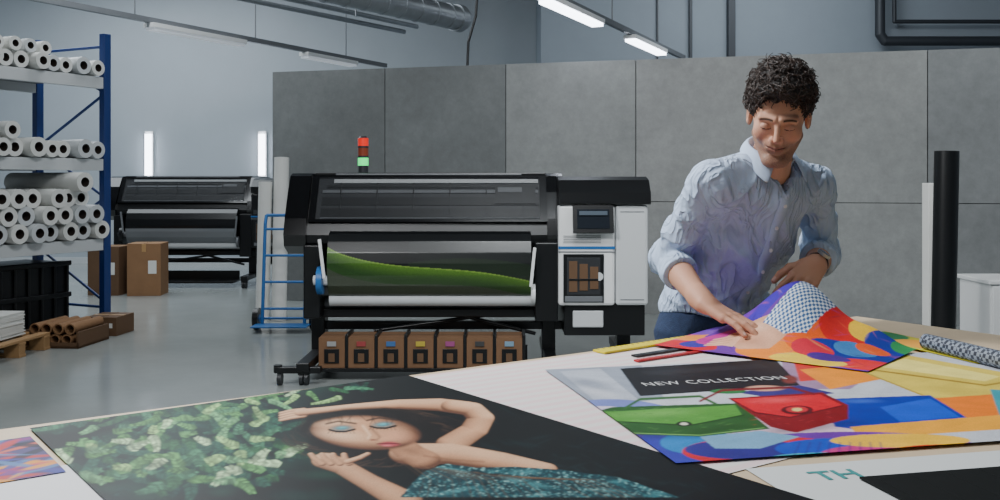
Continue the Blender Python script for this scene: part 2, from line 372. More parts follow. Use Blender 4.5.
    b.bx(.69,.98,-.150,-.14,.545,.89,0); b.bx(.715,.955,-.152,-.149,.60,.865,3)
    for k in range(3): b.bx(.73+k*.075,.79+k*.075,-.157,-.150,.62+.01*k,.84-.02*k,4)
    b.bx(.73,.94,-.160,-.156,.70,.715,0); b.bx(.70,.97,-.154,-.148,.55,.59,2); b.cyl((.945,-.155,.73),(.945,-.15,.73),.03,5,18)
    for k in range(5): b.bx(.69,.96,-.1445,-.1395,.97+.012*k,.973+.012*k,2)
    b.bx(1.10,1.27,-.134,-.129,.56,.565,2); b.bx(1.10,1.27,-.134,-.129,1.19,1.195,2)
    b.obj('module_front',[M_black,M_blue,M_mgrey,M_dgrey,M_cardd,M_lgrey],P,.003)
    Rt=Matrix.Rotation(-.25,3,'X')
    b=MB(); b.box((.90,-.18,1.14),(.29,.03,.20),0,Rt); b.box((.90,-.1975,1.143),(.23,.006,.14),1,Rt); b.box((.90,-.2015,1.185),(.20,.002,.03),2,Rt)
    b.bx(.86,.94,-.18,-.13,1.07,1.19,0)
    for k in range(3): b.box((.82+k*.08,-.2015,1.12),(.05,.002,.05),2,Rt)
    b.obj('touch_screen',[M_black,mat('screen_'+name,(30,35,42),.15,emit=.1),mat('screen_ui_'+name,(70,82,94),.3,emit=.1)],P,.003)
    if main:
        b=MB(); x=-.81;y=.34
        b.cyl((x,y,1.47),(x,y,1.53),.038,3,20); b.cyl((x,y,1.53),(x,y,1.59),.04,2,20); b.cyl((x,y,1.59),(x,y,1.605),.041,3,20)
        b.cyl((x,y,1.605),(x,y,1.665),.04,1,20); b.cyl((x,y,1.665),(x,y,1.68),.041,3,20); b.cyl((x,y,1.68),(x,y,1.74),.04,0,20); b.cyl((x,y,1.74),(x,y,1.755),.036,3,20,r2=.025)
        b.obj('status_beacon',[mat('beacon_red',(225,45,30),.3,emit=.5),mat('beacon_amber',(130,60,40),.3,emit=.05),mat('beacon_green',(30,220,110),.3,emit=1.6),M_dgrey],P)
    return P
printer('large_format_printer',(-.237,7.1,0),0,True)
printer('large_format_printer',(-3.95,13.0,0),0,False)

# ================================================================= HAND TRUCK AND WHITE TUBES
T=empty('hand_truck',(-2.05,9.2,0),0)
b=MB()
for x in(-.20,.20):
    b.pipe([(x,0,.06),(x,.12,1.0),(x,.17,1.08)],.016,0,12)
b.cyl((-.20,.17,1.08),(.20,.17,1.08),.016,0,12)
for i in range(4): z=.2+i*.25; b.cyl((-.20,.02+.03*i,z),(.20,.02+.03*i,z),.012,0,10)
b.bx(-.26,.26,-.22,.02,.05,.062,0)
for x in(-.27,.27): b.cyl((x-.025,.08,.1),(x+.025,.08,.1),.1,1,22); b.cyl((x-.03,.08,.1),(x+.03,.08,.1),.04,0,16)
b.cyl((-.27,.08,.1),(.27,.08,.1),.012,0,10)
b.obj('frame',[M_blue,M_black],T,.002)
b=MB(); b.cyl((-2.24,9.85,0),(-2.24,9.98,1.65),.075,0,22,hole=.04,mh=1); b.cyl((-2.42,9.9,0),(-2.40,9.95,1.40),.068,0,22,hole=.04,mh=1)
b.obj('paper_tubes',[M_paper,M_core])

# ================================================================= RIGHT SIDE
b=MB(); b.cyl((2.75,6.05,0),(2.78,6.05,1.60),.073,0,28,hole=.04,mh=1); b.obj('black_media_roll',[M_black,M_core])
b=MB(); b.box((2.80,6.35,.70),(.045,.10,1.40),0); b.box((2.825,6.35,.68),(.008,.10,1.36),1); b.obj('white_board',[M_paper,M_lgrey],bevel=.004)
b=MB(); b.bx(3.38,4.4,6.7,7.15,.05,.70,0); b.bx(3.36,4.42,6.68,7.17,.70,.73,0); b.bx(3.40,4.38,6.75,7.1,0,.05,1)
for x in(3.39,3.90): b.bx(x,x+.49,6.685,6.7,.09,.69,0); b.bx(x+.42,x+.44,6.67,6.686,.35,.47,2)
b.obj('white_cabinet',[M_white,M_black,M_steel],bevel=.006)

# ================================================================= WORK TABLE
TZ=1.0
te=V((.819,.573,0)).normalized(); tn=V((te.y,-te.x,0))
edge0=V((.247,2.401,0)); e_r=2.62-edge0.dot(te); e_l=-.40-edge0.dot(te)
WT=empty('work_table',edge0+te*((e_r+e_l)/2)+tn*.75,math.atan2(te.y,te.x))
Lt=e_r-e_l
b=MB(); b.bx(-Lt/2,Lt/2,-.75,.75,TZ-.045,TZ-.004,0); b.bx(-Lt/2,Lt/2,-.75,.75,TZ-.004,TZ,1); b.obj('tabletop',[M_ply,mat('table_laminate',(205,184,155),.45,0,.06,14)],WT,.003)
b=MB()
for x in(-Lt/2+.1,0,Lt/2-.1):
    for y in(-.65,.65): b.bx(x-.04,x+.04,y-.04,y+.04,0,TZ-.045,0)
for y in(-.65,.65): b.bx(-Lt/2+.1,Lt/2-.1,y-.02,y+.02,TZ-.14,TZ-.045,0); b.bx(-Lt/2+.1,Lt/2-.1,y-.02,y+.02,.2,.26,0)
for x in(-Lt/2+.1,Lt/2-.1): b.bx(x-.02,x+.02,-.65,.65,TZ-.14,TZ-.045,0)
b.obj('legs',[M_mgrey],WT,.003)

# ---- print artwork painter (2-D, in sheet plan co-ordinates)
class Paint:
    def __init__(s,U,Vv,base):
        s.U=U;s.V=Vv;s.c=np.zeros((len(U),3)); s.c[:]=srgb2lin(base); s.o=np.argsort(U); s.Us=U[s.o]
    def rng(s,x0,x1,y0,y1):
        i0,i1=np.searchsorted(s.Us,[x0,x1]); ix=s.o[i0:i1]; v=s.V[ix]; return ix[(v>=y0)&(v<=y1)]
    def put(s,m,col,a=1.):
        col=srgb2lin(col); s.c[m]=s.c[m]*(1-a)+col*a
    def inside(s,pts):
        xs=[p[0] for p in pts]; ys=[p[1] for p in pts]; ix=s.rng(min(xs),max(xs),min(ys),max(ys))
        x,y=s.U[ix],s.V[ix]; r=np.zeros(len(x),bool); n=len(pts)
        for i in range(n):
            x0,y0=pts[i];x1,y1=pts[(i+1)%n]
            if y0==y1: continue
            r^=((y0>y)!=(y1>y))&(x<(x1-x0)*(y-y0)/(y1-y0)+x0)
        out=np.zeros(len(s.U),bool); out[ix[r]]=True; return out
    def poly(s,pts,col,a=1.): s.put(s.inside(pts),col,a)
    def ell(s,cx,cy,rx,ry,col,ang=0.,a=1.,soft=0.,clip=None):
        m=max(rx,ry); ix=s.rng(cx-m,cx+m,cy-m,cy+m)
        if len(ix)==0: return
        if clip is not None: ix=ix[clip[ix]]
        dx=s.U[ix]-cx; dy=s.V[ix]-cy; ca,sa=math.cos(ang),math.sin(ang)
        r=np.sqrt(((dx*ca+dy*sa)/rx)**2+((-dx*sa+dy*ca)/ry)**2)
        al=np.clip((1-r)/max(soft,1e-3),0,1)*a
        s.c[ix]=s.c[ix]*(1-al[:,None])+srgb2lin(col)*al[:,None]
    def stroke(s,pts,w,col,a=1.,soft=.0,vy=1.):
        xs=[p[0] for p in pts]; ys=[p[1] for p in pts]; ix=s.rng(min(xs)-w,max(xs)+w,min(ys)-w,max(ys)+w)
        if len(ix)==0: return
        U=s.U[ix];Vv=s.V[ix]; d=np.full(len(ix),1e9)
        for (x0,y0),(x1,y1) in zip(pts[:-1],pts[1:]):
            bx,by=x1-x0,(y1-y0)*vy; px,py=U-x0,(Vv-y0)*vy; t=np.clip((px*bx+py*by)/(bx*bx+by*by+1e-12),0,1); d=np.minimum(d,np.hypot(px-t*bx,py-t*by))
        al=np.clip((w-d)/max(soft,1e-6),0,1)*a; s.c[ix]=s.c[ix]*(1-al[:,None])+srgb2lin(col)*al[:,None]
    def limb(s,path,sk,sh,hi,vy=.55,dx=-.2,dy=-.35):
        xs=[p[0] for p in path]; ys=[p[1] for p in path]; W=max(p[2] for p in path); ix=s.rng(min(xs)-W,max(xs)+W,min(ys)-W,max(ys)+W)
        if len(ix)==0: return
        U=s.U[ix];Vv=s.V[ix]; best=np.full(len(ix),9.); ox=np.zeros(len(ix)); oy=np.zeros(len(ix))
        for (x0,y0,w0),(x1,y1,w1) in zip(path[:-1],path[1:]):
            bx,by=x1-x0,(y1-y0)/vy; px,py=U-x0,(Vv-y0)/vy; t=np.clip((px*bx+py*by)/(bx*bx+by*by+1e-12),0,1); w=w0+(w1-w0)*t
            ex,ey=(px-t*bx)/w,(py-t*by)/w; q=np.hypot(ex,ey); m=q<best; best[m]=q[m]; ox[m]=ex[m]; oy[m]=ey[m]
        al=np.clip((1-best)/.12,0,1)[:,None]
        lam=np.clip(.55+ .55*(ox*dx+oy*dy)/.4 -.35*best**2,0,1)[:,None]
        tone=np.where(lam<.5,srgb2lin(sh)*(1-lam*2)+srgb2lin(sk)*lam*2,srgb2lin(sk)*(2-lam*2)+srgb2lin(hi)*(lam*2-1))
        s.c[ix]=s.c[ix]*(1-al)+tone*al
def A(u,v): return V((.42*(u-500)/(v-180),408.24/(v-180),0))
def plan(X,Y): return 500+972*X/Y, 180+408.24/Y
M_print=vmat('print_satin',.5,spec=.22)
def sheet(name,O,e,n,Le,Ln,step,z0,paint,liftf=None,usemetres=False,blur=0,tex=0.):
    ne=int(Le/step)+1; nn=int(Ln/step)+1
    a=np.linspace(0,Le,ne); c=np.linspace(0,Ln,nn); Ag,Cg=np.meshgrid(a,c,indexing='ij'); Ag=Ag.ravel();Cg=Cg.ravel()
    X=O[0]+e[0]*Ag+n[0]*Cg; Y=O[1]+e[1]*Ag+n[1]*Cg; Zv=np.full(len(X),z0)
    if liftf is not None: Zv=Zv+liftf(Ag,Cg)
    idx=np.arange(ne*nn).reshape(ne,nn); fs=np.stack([idx[:-1,:-1],idx[1:,:-1],idx[1:,1:],idx[:-1,1:]],-1).reshape(-1,4)
    U,Vv=(Ag,Cg) if usemetres else plan(X,Y)
    p=paint(U,Vv); C=p.c.reshape(ne,nn,3)
    for _ in range(blur):
        C[1:-1]=(C[:-2]+2*C[1:-1]+C[2:])/4; C[:,1:-1]=(C[:,:-2]+2*C[:,1:-1]+C[:,2:])/4
    if tex>0:   # tonal variation of photographic artwork
        g=np.sin(31*Ag+3*np.sin(19*Cg))*np.sin(27*Cg+2*np.sin(23*Ag))+.5*np.sin(83*Ag+4*np.sin(41*Cg))*np.sin(77*Cg+1)
        C*=np.clip(1+tex*g+.05*rng.standard_normal(len(Ag)),.3,1.6).reshape(ne,nn,1)
    off=np.array([O[0],O[1],z0]); vs=np.stack([X,Y,Zv],1)-off
    o=colmesh(name,vs,fs[:,::-1],np.clip(C.reshape(-1,3),0,1),M_print,None,False); o.location=off
    if liftf is None: o.data.polygons.foreach_set('use_smooth',[False]*len(o.data.polygons))
    return o

def p_str(U,Vv):
    p=Paint(U,Vv,(222,218,216))
    k=(np.floor(Vv/.018).astype(int)%2==0); p.put(k&(U>.03)&(U<.72),(226,204,206))
    return p
sheet('striped_print',(-.20,2.056),te,tn,.76,.85,.006,TZ+.0015,p_str,usemetres=True)

# portrait poster
def p_port(U,Vv):
    p=Paint(U,Vv,(9,13,15)); r=random.Random(5)
    for i in range(90): p.ell(r.uniform(40,330),r.uniform(382,500),r.uniform(15,40),r.uniform(5,10),r.choice([(12,38,34),(18,48,38),(10,28,30)]),0,.8,.8)
    def frond(x,y,ang,L,s_,col):
        n=int(L/(2.0*s_))
        for i in range(n):
            t=i/n; a=ang+.6*t; x+=2.0*s_*math.cos(a); y+=2.0*s_*math.sin(a)*.5
            for sg in(-1,1):
                b_=a+sg*1.0; l=3.4*s_*(1-.6*t); j=r.uniform(.65,1.25)
                p.ell(x+l*math.cos(b_),y+l*.5*math.sin(b_),l,.85*s_,tuple(min(255,int(q*j)) for q in col),math.atan2(math.sin(b_)*.5,math.cos(b_)),.95,.4)
    for lay,cols in enumerate([[(18,54,42),(16,46,42)],[(36,86,52),(30,76,60)],[(72,124,66),(86,142,80),(56,112,80)],[(140,178,112),(166,194,150),(100,156,106)]]):
        for i in range((150,140,110,60)[lay]):
            x=r.triangular(35,415,170); y=r.uniform(378,488)
            if x>285 and y>399: continue
            frond(x,y,r.uniform(-3.1,3.1),r.uniform(16,40),.55+(y-375)/120,r.choice(cols))
    for i in range(20): p.ell(r.uniform(60,320),r.uniform(385,490),r.uniform(10,26),r.uniform(3,8),(5,14,15),0,.6,.9)
    for i in range(260):
        x=r.uniform(490,780); y=r.uniform(400,500); p.ell(x,y,r.uniform(5,18),r.uniform(.8,2.4),r.choice([(16,34,37),(24,44,46),(20,22,26),(8,10,12)]),r.uniform(-.4,.6),.5,.8)
    # dark hair
    p.ell(385,438,100,34,(14,10,10),.05,1.,.3)
    for i in range(170):
        a=r.uniform(0,6.28); q=r.uniform(.75,1.0); x=378+88*q*math.cos(a); y=439+27*q*math.sin(a); l=r.uniform(12,34)
        p.stroke([(x,y),(x+l*.5*math.cos(a+.9),y+l*.25*math.sin(a+.9)),(x+l*math.cos(a+1.3),y+l*.4*math.sin(a+1.3))],.7,r.choice([(48,34,28),(34,24,22),(70,50,38),(20,14,14)]),.6,.6)
    sk=(190,142,108); sh=(92,58,42); hi=(228,192,158)
    for k in range(4): p.limb([(304,411.5+k*2.1,3.4),(291,412.8+k*2.4,3.0),(281,415+k*2.4,2.4)],sk,sh,hi)
    p.limb([(300,414.5,6.5),(322,412.5,6.5),(352,409.5,7),(400,406,9),(440,406.5,12),(466,410,13)],sk,sh,hi)
    p.limb([(452,408,12),(472,411,13),(481,420,14),(474,432,15),(452,446,17)],sk,sh,hi,dx=.2)
    p.limb([(408,456,20),(450,456,20),(500,464,18),(545,472,13)],sk,sh,hi,dx=0)
    p.limb([(400,446,15),(412,456,17),(424,462,18)],(176,128,96),sh,sk)
    p.ell(410,453,22,6,sh,.2,.5,.9); p.stroke([(424,458),(450,462),(484,464)],1.8,(120,80,58),.6,1.8)
    # face
    p.ell(366,434.5,57,18,sh,.06,1.,.10); p.ell(362,433,54,17,sk,.06,1.,.40); p.ell(342,437,32,8,hi,.1,.7,.9); p.ell(396,438,24,9,(206,148,116),.1,.7,.9); p.ell(336,425,26,5,hi,-.1,.6,.9); p.ell(390,425,20,4,sh,.1,.35,.9)
    for cx,cy in((342,430.5),(383,427)):
        p.ell(cx,cy-.5,17,5.4,(120,84,66),-.05,.6,.8); p.ell(cx,cy-.3,14,3.8,(40,122,134),-.05,.9,.8); p.ell(cx,cy-1,7,1.5,(110,186,190),-.05,.6,.9); p.stroke([(cx-13,cy+1.2),(cx-6,cy+3),(cx+3,cy+3.2),(cx+13,cy+.8)],1.3,(20,14,16),1.,.7)
        for q in range(8): p.stroke([(cx-12+q*3.3,cy+2.5),(cx-14+q*3.8,cy+5)],.5,(20,14,16),.9,.4)
        p.stroke([(cx-16,cy-4.6),(cx-4,cy-7.2),(cx+14,cy-5)],1.4,(48,32,26),.85,1.0)
    p.stroke([(363,428),(370,437),(368,440)],2.2,hi,.7,2.2); p.stroke([(371,430),(380,439),(377,442)],2.0,sh,.55,2.0); p.ell(373,442,5,1.4,(120,72,56),0,.9,.7)
    p.ell(389,446.2,13,3.4,(160,62,70),.0,1.,.5); p.ell(387,447.6,7,1.1,(214,124,126),.0,.7,.8); p.stroke([(377,446),(388,445.4),(400,446)],.7,(84,24,32),1.,.5)
    p.stroke([(304,432),(312,420),(345,414.5),(385,413),(416,418),(430,436)],5.5,(14,10,10),1.,3.5)
    for i in range(20): x=r.uniform(308,420); p.stroke([(x,416),(x+r.uniform(-8,8),422+r.uniform(0,5))],.6,(30,20,18),.8,.5)
    # lower hand + forearm
    p.limb([(326,463,15),(344,470,13),(368,484,14),(405,504,19)],sk,sh,hi)
    for k in range(4): p.limb([(322+k*9,466,4.4),(315+k*10,461,4.0),(311+k*11,456.5,3.2)],sk,sh,hi)
    p.limb([(348,464,4.4),(360,460,3.8),(368,456,3)],sk,sh,hi)
    # teal lace dress
    dr_=p.inside([(424,474),(446,466),(476,470),(515,469),(560,472),(620,480),(680,500),(400,500),(412,486)]); p.put(dr_,(20,58,66))
    for i in range(60): p.ell(r.uniform(420,670),r.uniform(466,500),r.uniform(8,26),r.uniform(1.5,4),r.choice([(46,110,118),(10,32,38),(80,146,150),(8,24,30)]),r.uniform(-.3,.5),.6,.9,dr_)
    for i in range(1600): p.ell(r.uniform(405,680),r.uniform(464,500),r.uniform(1,2.4),r.uniform(.4,.9),r.choice([(80,140,142),(140,188,184),(10,34,40),(40,96,102)]),r.uniform(-1,1),.7,.5,dr_)
    for i in range(26): p.stroke([(404+i*5,466+i*.6),(424+i*7,482),(418+i*9,500)],.8,r.choice([(70,48,36),(30,20,18),(110,84,60)]),.5,.7)
    return p
pe=V((.80,.60,0)); pn=V((.60,-.80,0)); Op=V((-.79,1.633,0))
sheet('portrait_poster',Op,pe,pn,.74,1.10,.0016,TZ+.0035,p_port,blur=1,tex=.05)

def p_left(U,Vv):
    p=Paint(U,Vv,(70,60,110)); r=random.Random(9)
    for i in range(190): p.ell(r.uniform(0,.5),r.uniform(0,.3),r.uniform(.02,.09),r.uniform(.004,.014),r.choice([(190,50,50),(225,150,50),(50,60,150),(130,50,130),(30,30,50),(210,100,80),(80,120,170)]),r.uniform(-1,1),.9,.4)
    return p
Oc=Op-pe*.50+pn*.055
sheet('colour_proof',Oc,pe,pn,.49,.24,.003,TZ+.003,p_left,usemetres=True)
sheet('blank_sheet',Oc+pn*.20+pe*.02,pe,pn,.52,.5,.02,TZ+.0015,lambda U,W:Paint(U,W,(225,225,228)),usemetres=True)

# fashion poster
def p_fash(U,Vv):
    p=Paint(U,Vv,(190,194,202)); r=random.Random(2)
    p.poly([(540,372),(640,366),(665,402),(575,410)],(140,148,162)); p.poly([(560,374),(600,371),(640,404),(600,408)],(170,176,188)); p.ell(590,386,30,6,(110,118,134),.2,.6,.7); p.ell(600,396,26,5,(200,202,210),.2,.6,.7)
    p.poly([(780,360),(860,352),(880,372),(850,392),(790,392)],(150,120,150))
    for (cx,cy,rx,ry,c) in[(610,436,90,34,(110,122,184)),(600,436,74,27,(200,190,212)),(640,440,70,22,(74,44,142)),(760,446,120,30,(50,52,158)),(770,440,100,26,(212,184,200)),(700,446,40,12,(30,120,184))]: p.ell(cx,cy,rx,ry,c)
    p.poly([(790,352),(850,350),(890,362),(850,380),(800,384)],(200,50,42)); p.poly([(800,372),(860,366),(890,380),(830,392)],(232,140,34)); p.poly([(735,395),(800,388),(835,396),(780,402)],(50,42,112))
    p.poly([(620,371),(775,361),(800,388),(640,399)],(20,20,24)); p.poly([(640,374),(760,366),(770,370),(650,378)],(32,32,36))
    p.ell(765,391,22,3.4,(200,150,126),0,1,.3); p.ell(790,382,10,5,(110,46,40),0,1,.4); p.ell(728,394,18,2.6,(40,110,60))
    p.poly([(846,368),(905,357),(1010,376),(1010,404),(935,404)],(214,190,76)); p.poly([(870,368),(905,361),(1000,379),(985,384)],(238,222,122)); p.stroke([(870,372),(985,388),(1010,384)],1.,(160,130,46),1.,.4); p.stroke([(850,369),(935,403)],.8,(170,140,54),1.,.4); p.ell(960,394,40,6,(186,160,60),.1,.5,.9)
    p.poly([(920,402),(1010,396),(1010,424),(960,420)],(228,118,28)); p.poly([(990,392),(1100,400),(1100,440),(1000,420)],(54,150,164))
    p.poly([(820,402),(930,398),(972,424),(880,436),(835,430)],(14,44,156)); p.poly([(880,410),(930,401),(960,420),(900,425)],(24,76,198)); p.poly([(850,430),(1000,418),(1010,432),(860,442)],(234,162,44))
    p.ell(860,404,30,3,(60,110,210),.0,.6,.9); p.ell(850,426,24,5,(8,26,110),.0,.6,.9)
    # green bag
    p.ell(680,437,84,7,(30,28,60),-.03,.5,.7)
    p.poly([(598,414),(612,410),(738,406),(770,432),(700,440),(618,437)],(38,82,34)); p.poly([(602,415),(735,408),(742,418),(690,428),(612,424)],(78,142,54)); p.ell(660,416,52,5,(120,178,86),-.05,.6,.9); p.ell(720,432,34,5,(24,56,22),-.1,.5,.9)
    for i in range(60): p.ell(r.uniform(612,740),r.uniform(411,435),r.uniform(2,7),.5,r.choice([(120,176,90),(34,74,28)]),r.uniform(-.3,.3),.3,.7)
    p.stroke([(604,416),(614,424.5),(690,428.5),(744,418)],.8,(22,54,20),1.,.4); p.stroke([(622,436),(700,438.5),(764,431)],.5,(130,180,100),.8,.3)
    p.stroke([(625,411),(640,402),(700,399),(716,407)],1.6,(44,92,38),1.,.8); p.ell(684,427,8,2.6,(16,28,16)); p.ell(684,427,4,1.4,(210,210,190))
    # red bag
    p.ell(800,432,56,6,(20,20,60),-.1,.5,.7)
    p.poly([(728,401),(822,395),(848,408),(848,422),(796,436),(770,430)],(122,10,20)); p.poly([(732,402),(820,397),(842,408),(790,420),(755,415)],(200,20,36)); p.ell(778,403,38,4,(234,84,90),-.05,.6,.9)
    for i in range(50): p.ell(r.uniform(745,835),r.uniform(400,428),r.uniform(2,6),.5,r.choice([(230,80,90),(100,6,16)]),r.uniform(-.3,.3),.3,.7)
    p.stroke([(732,403),(755,415.5),(790,420.5),(843,408.5)],.8,(80,6,14),1.,.4); p.ell(797,413,16,4.6,(80,8,16)); p.ell(797,412.5,11,3.2,(184,34,44)); p.ell(797,412.5,5,1.8,(220,196,120))
    p.stroke([(700,404),(722,393),(790,390),(814,397)],1.5,(110,16,24),1.,.8)
    for (cx,cy,rx,ry,c) in[(850,452,130,17,(102,44,150)),(770,455,88,15,(194,34,46)),(745,453,60,10,(44,38,124)),(850,452,75,11,(24,68,180)),(880,458,60,10,(190,52,124)),(900,444,70,7,(234,184,54)),(830,462,60,6,(60,164,180)),(940,456,50,8,(208,42,38))]: p.ell(cx,cy,rx,ry,c)
    p.poly([(700,440),(760,434),(800,440),(760,452),(715,452)],(112,158,190))
    for k in range(9): p.stroke([(800+k*10,446),(790+k*12,468)],1.1,(50,34,120),.7,.4)
    return p
be=V((.975,.222,0)); bn=V((.222,-.975,0)); Ob=V((.098,2.126,0))
sheet('fashion_poster',Ob,be,bn,1.02,.72,.0019,TZ+.0055,p_fash,blur=1,tex=.07)
cu=bpy.data.curves.new('poster_lettering','FONT'); cu.body='NEW COLLECTION'; cu.size=.037; cu.space_character=1.12; cu.materials.append(mat('print_ink_white',(200,200,200),.5))
t=bpy.data.objects.new('headline',cu); COL.objects.link(t); p0=A(645,389); t.location=(p0.x,p0.y,TZ+.0062); t.rotation_euler=(0,0,math.atan2(.222,.975))
t.scale=(.90,1.25,1); 
t.parent=bpy.data.objects['fashion_poster']; t.matrix_parent_inverse=Matrix.Translation(bpy.data.objects['fashion_poster'].location).inverted()

# lifted print held by the man
Oh=V((.60,2.69,0)); hn=V((.77,-.64,0)).normalized(); he=V((-.64,-.77,0)).normalized()
LH=.148
def lift(a,c):
    g=np.exp(-((a-.240)/.13)**2); s_=np.clip(1-c/.31,0,1); s_=s_*s_*(3-2*s_)
    w=.026*np.exp(-((a-.43)/.06)**2)*np.clip(1-c/.2,0,1)+.010*np.exp(-((a-.09)/.04)**2)*np.clip(1-c/.15,0,1)
    return LH*g*s_+w
def p_held(U,W):
    p=Paint(U,W,(104,54,152)); r=random.Random(12)
    p.ell(.06,.12,.10,.16,(126,76,186)); p.ell(.0,.25,.10,.10,(214,90,120)); p.ell(.05,.30,.10,.06,(200,34,46)); p.ell(.02,.04,.05,.07,(120,70,190)); p.ell(.04,.20,.05,.04,(236,150,70)); p.ell(.08,.27,.04,.04,(60,50,150))
    p.poly([(.10,.0),(.24,0),(.16,.20),(.10,.26),(.06,.18)],(110,50,170)); p.poly([(.17,.0),(.26,0),(.20,.16),(.15,.2)],(70,44,172)); p.ell(.12,.22,.06,.05,(184,54,144))
    p.ell(.32,.26,.13,.09,(234,132,40)); p.ell(.355,.12,.10,.13,(230,92,24)); p.ell(.40,.06,.08,.10,(208,30,28)); p.ell(.43,.02,.05,.08,(236,190,44)); p.ell(.49,.05,.06,.09,(24,46,154)); p.ell(.53,.02,.05,.07,(44,142,80)); p.ell(.45,.22,.12,.09,(26,48,144)); p.ell(.50,.27,.08,.06,(214,44,48)); p.ell(.38,.30,.09,.05,(232,198,62)); p.ell(.44,.16,.05,.04,(60,120,180)); p.ell(.47,.13,.04,.03,(230,90,40)); p.ell(.36,.22,.05,.04,(200,40,60)); p.ell(.41,.25,.05,.03,(70,40,130))
    for i in range(70): p.ell(r.uniform(0,.53),r.uniform(0,.34),r.uniform(.01,.05),r.uniform(.002,.006),r.choice([(250,200,120),(50,30,90),(160,60,160),(240,120,60)]),r.uniform(-1.5,1.5),.3,.8)
    p.poly([(.165,.17),(.225,.15),(.29,.19),(.27,.26),(.20,.28),(.15,.24)],(210,158,128)); p.ell(.22,.24,.05,.03,(170,116,88),0,.6,.9); p.ell(.21,.19,.04,.02,(236,196,170),0,.6,.9); p.poly([(.14,.20),(.18,.19),(.18,.27),(.12,.26)],(222,176,148))
    for k in range(4): p.stroke([(.16,.21+k*.015),(.11,.225+k*.016)],.007,(222,174,144),1.,.003); p.stroke([(.16,.218+k*.015),(.11,.233+k*.016)],.0015,(150,96,74),.8,.001)
    kn=p.inside([(.245,0),(.335,0),(.325,.17),(.28,.20),(.215,.175),(.235,.08)])
    p.put(kn,(222,230,240)); ck=((np.floor(U/.0055)+np.floor(W/.010)).astype(int)%2==0)&kn; p.put(ck,(54,96,150))
    return p
sheet('held_print',Oh,hn,he,.53,.34,.0019,TZ+.0085,p_held,lift,True,tex=.06)

def ruler(name,a,c,w,m,z,h=.004):
    a=A(*a);c=A(*c); d=(c-a); L=d.length; ang=math.atan2(d.y,d.x); b=MB(); b.box((0,0,h/2),(L,w,h),0)
    k=-L/2+.01
    while k<L/2: b.box((k,w*.35,h+.0003),(.001,w*.25,.0006),1); k+=.02
    o=b.obj(name,[m,M_dgrey],bevel=.001); o.location=((a.x+c.x)/2,(a.y+c.y)/2,z); o.rotation_euler=(0,0,ang)
ruler('yellow_ruler',(599,354),(718,335.5),.042,mat('yellow_plastic',(226,206,30),.35),TZ+.003,.005)
ruler('red_ruler',(636,363),(715,351),.016,mat('red_plastic',(180,24,30),.35),TZ+.003,.004)
ruler('black_ruler',(634,358),(725,344),.02,M_black,TZ+.003,.004)

M_pat=bpy.data.materials.new('knit_pattern'); M_pat.use_nodes=True; nt=M_pat.node_tree; bs=nt.nodes['Principled BSDF']
ck=nt.nodes.new('ShaderNodeTexChecker'); ck.inputs['Scale'].default_value=110; ck.inputs[1].default_value=(*lin((40,46,60)),1); ck.inputs[2].default_value=(*lin((130,140,155)),1)
tc=nt.nodes.new('ShaderNodeTexCoord'); nt.links.new(tc.outputs['Object'],ck.inputs['Vector']); nt.links.new(ck.outputs['Color'],bs.inputs['Base Color'])
p0=A(926,352); p1=A(1034,380)
b=MB(); b.cyl((p0.x,p0.y,TZ+.026),(p1.x,p1.y,TZ+.026),.019,0,24,hole=.013); b.obj('rolled_fabric',[M_pat])
def p_bits(U,W):
    p=Paint(U,W,(200,190,60)); p.ell(.05,.05,.08,.05,(50,130,80)); p.ell(.2,.06,.08,.05,(230,160,60)); p.ell(.3,.02,.08,.04,(40,70,150)); return p
q=A(886,334)
sheet('colour_strip',(q.x,q.y),V((.30,-.954,0)),V((-.954,-.30,0)),.45,.12,.005,TZ+.0075,p_bits,usemetres=True)
q=A(745,470)
sheet('lettered_sheet',(q.x,q.y),be,bn,.60,.30,.02,TZ+.002,lambda U,W:Paint(U,W,(208,212,212)),usemetres=True)
cu=bpy.data.curves.new('sheet_lettering','FONT'); cu.body='TH'; cu.size=.055; cu.offset=.001; cu.materials.append(mat('print_ink_teal',(60,140,140),.5))
t=bpy.data.objects.new('lettering',cu); COL.objects.link(t); q2=A(820,482); t.location=(q2.x,q2.y,TZ+.0028); t.rotation_euler=(0,0,.22)
t.parent=bpy.data.objects['lettered_sheet']; t.matrix_parent_inverse=Matrix.Translation(bpy.data.objects['lettered_sheet'].location).inverted()
q=A(872,488)
b=MB(); b.box((0,0,.0015),(.6,.4,.003),0)
for i in range(11): b.box((-.28+.056*i,0,.0032),(.001,.38,.0004),1)
o=b.obj('cutting_mat',[mat('mat_dark',(14,17,17),.7,spec=.2),mat('mat_lines',(24,27,27),.7,spec=.2)]); o.location=(q.x+.33,q.y-.10,TZ+.0035); o.rotation_euler=(0,0,.22)

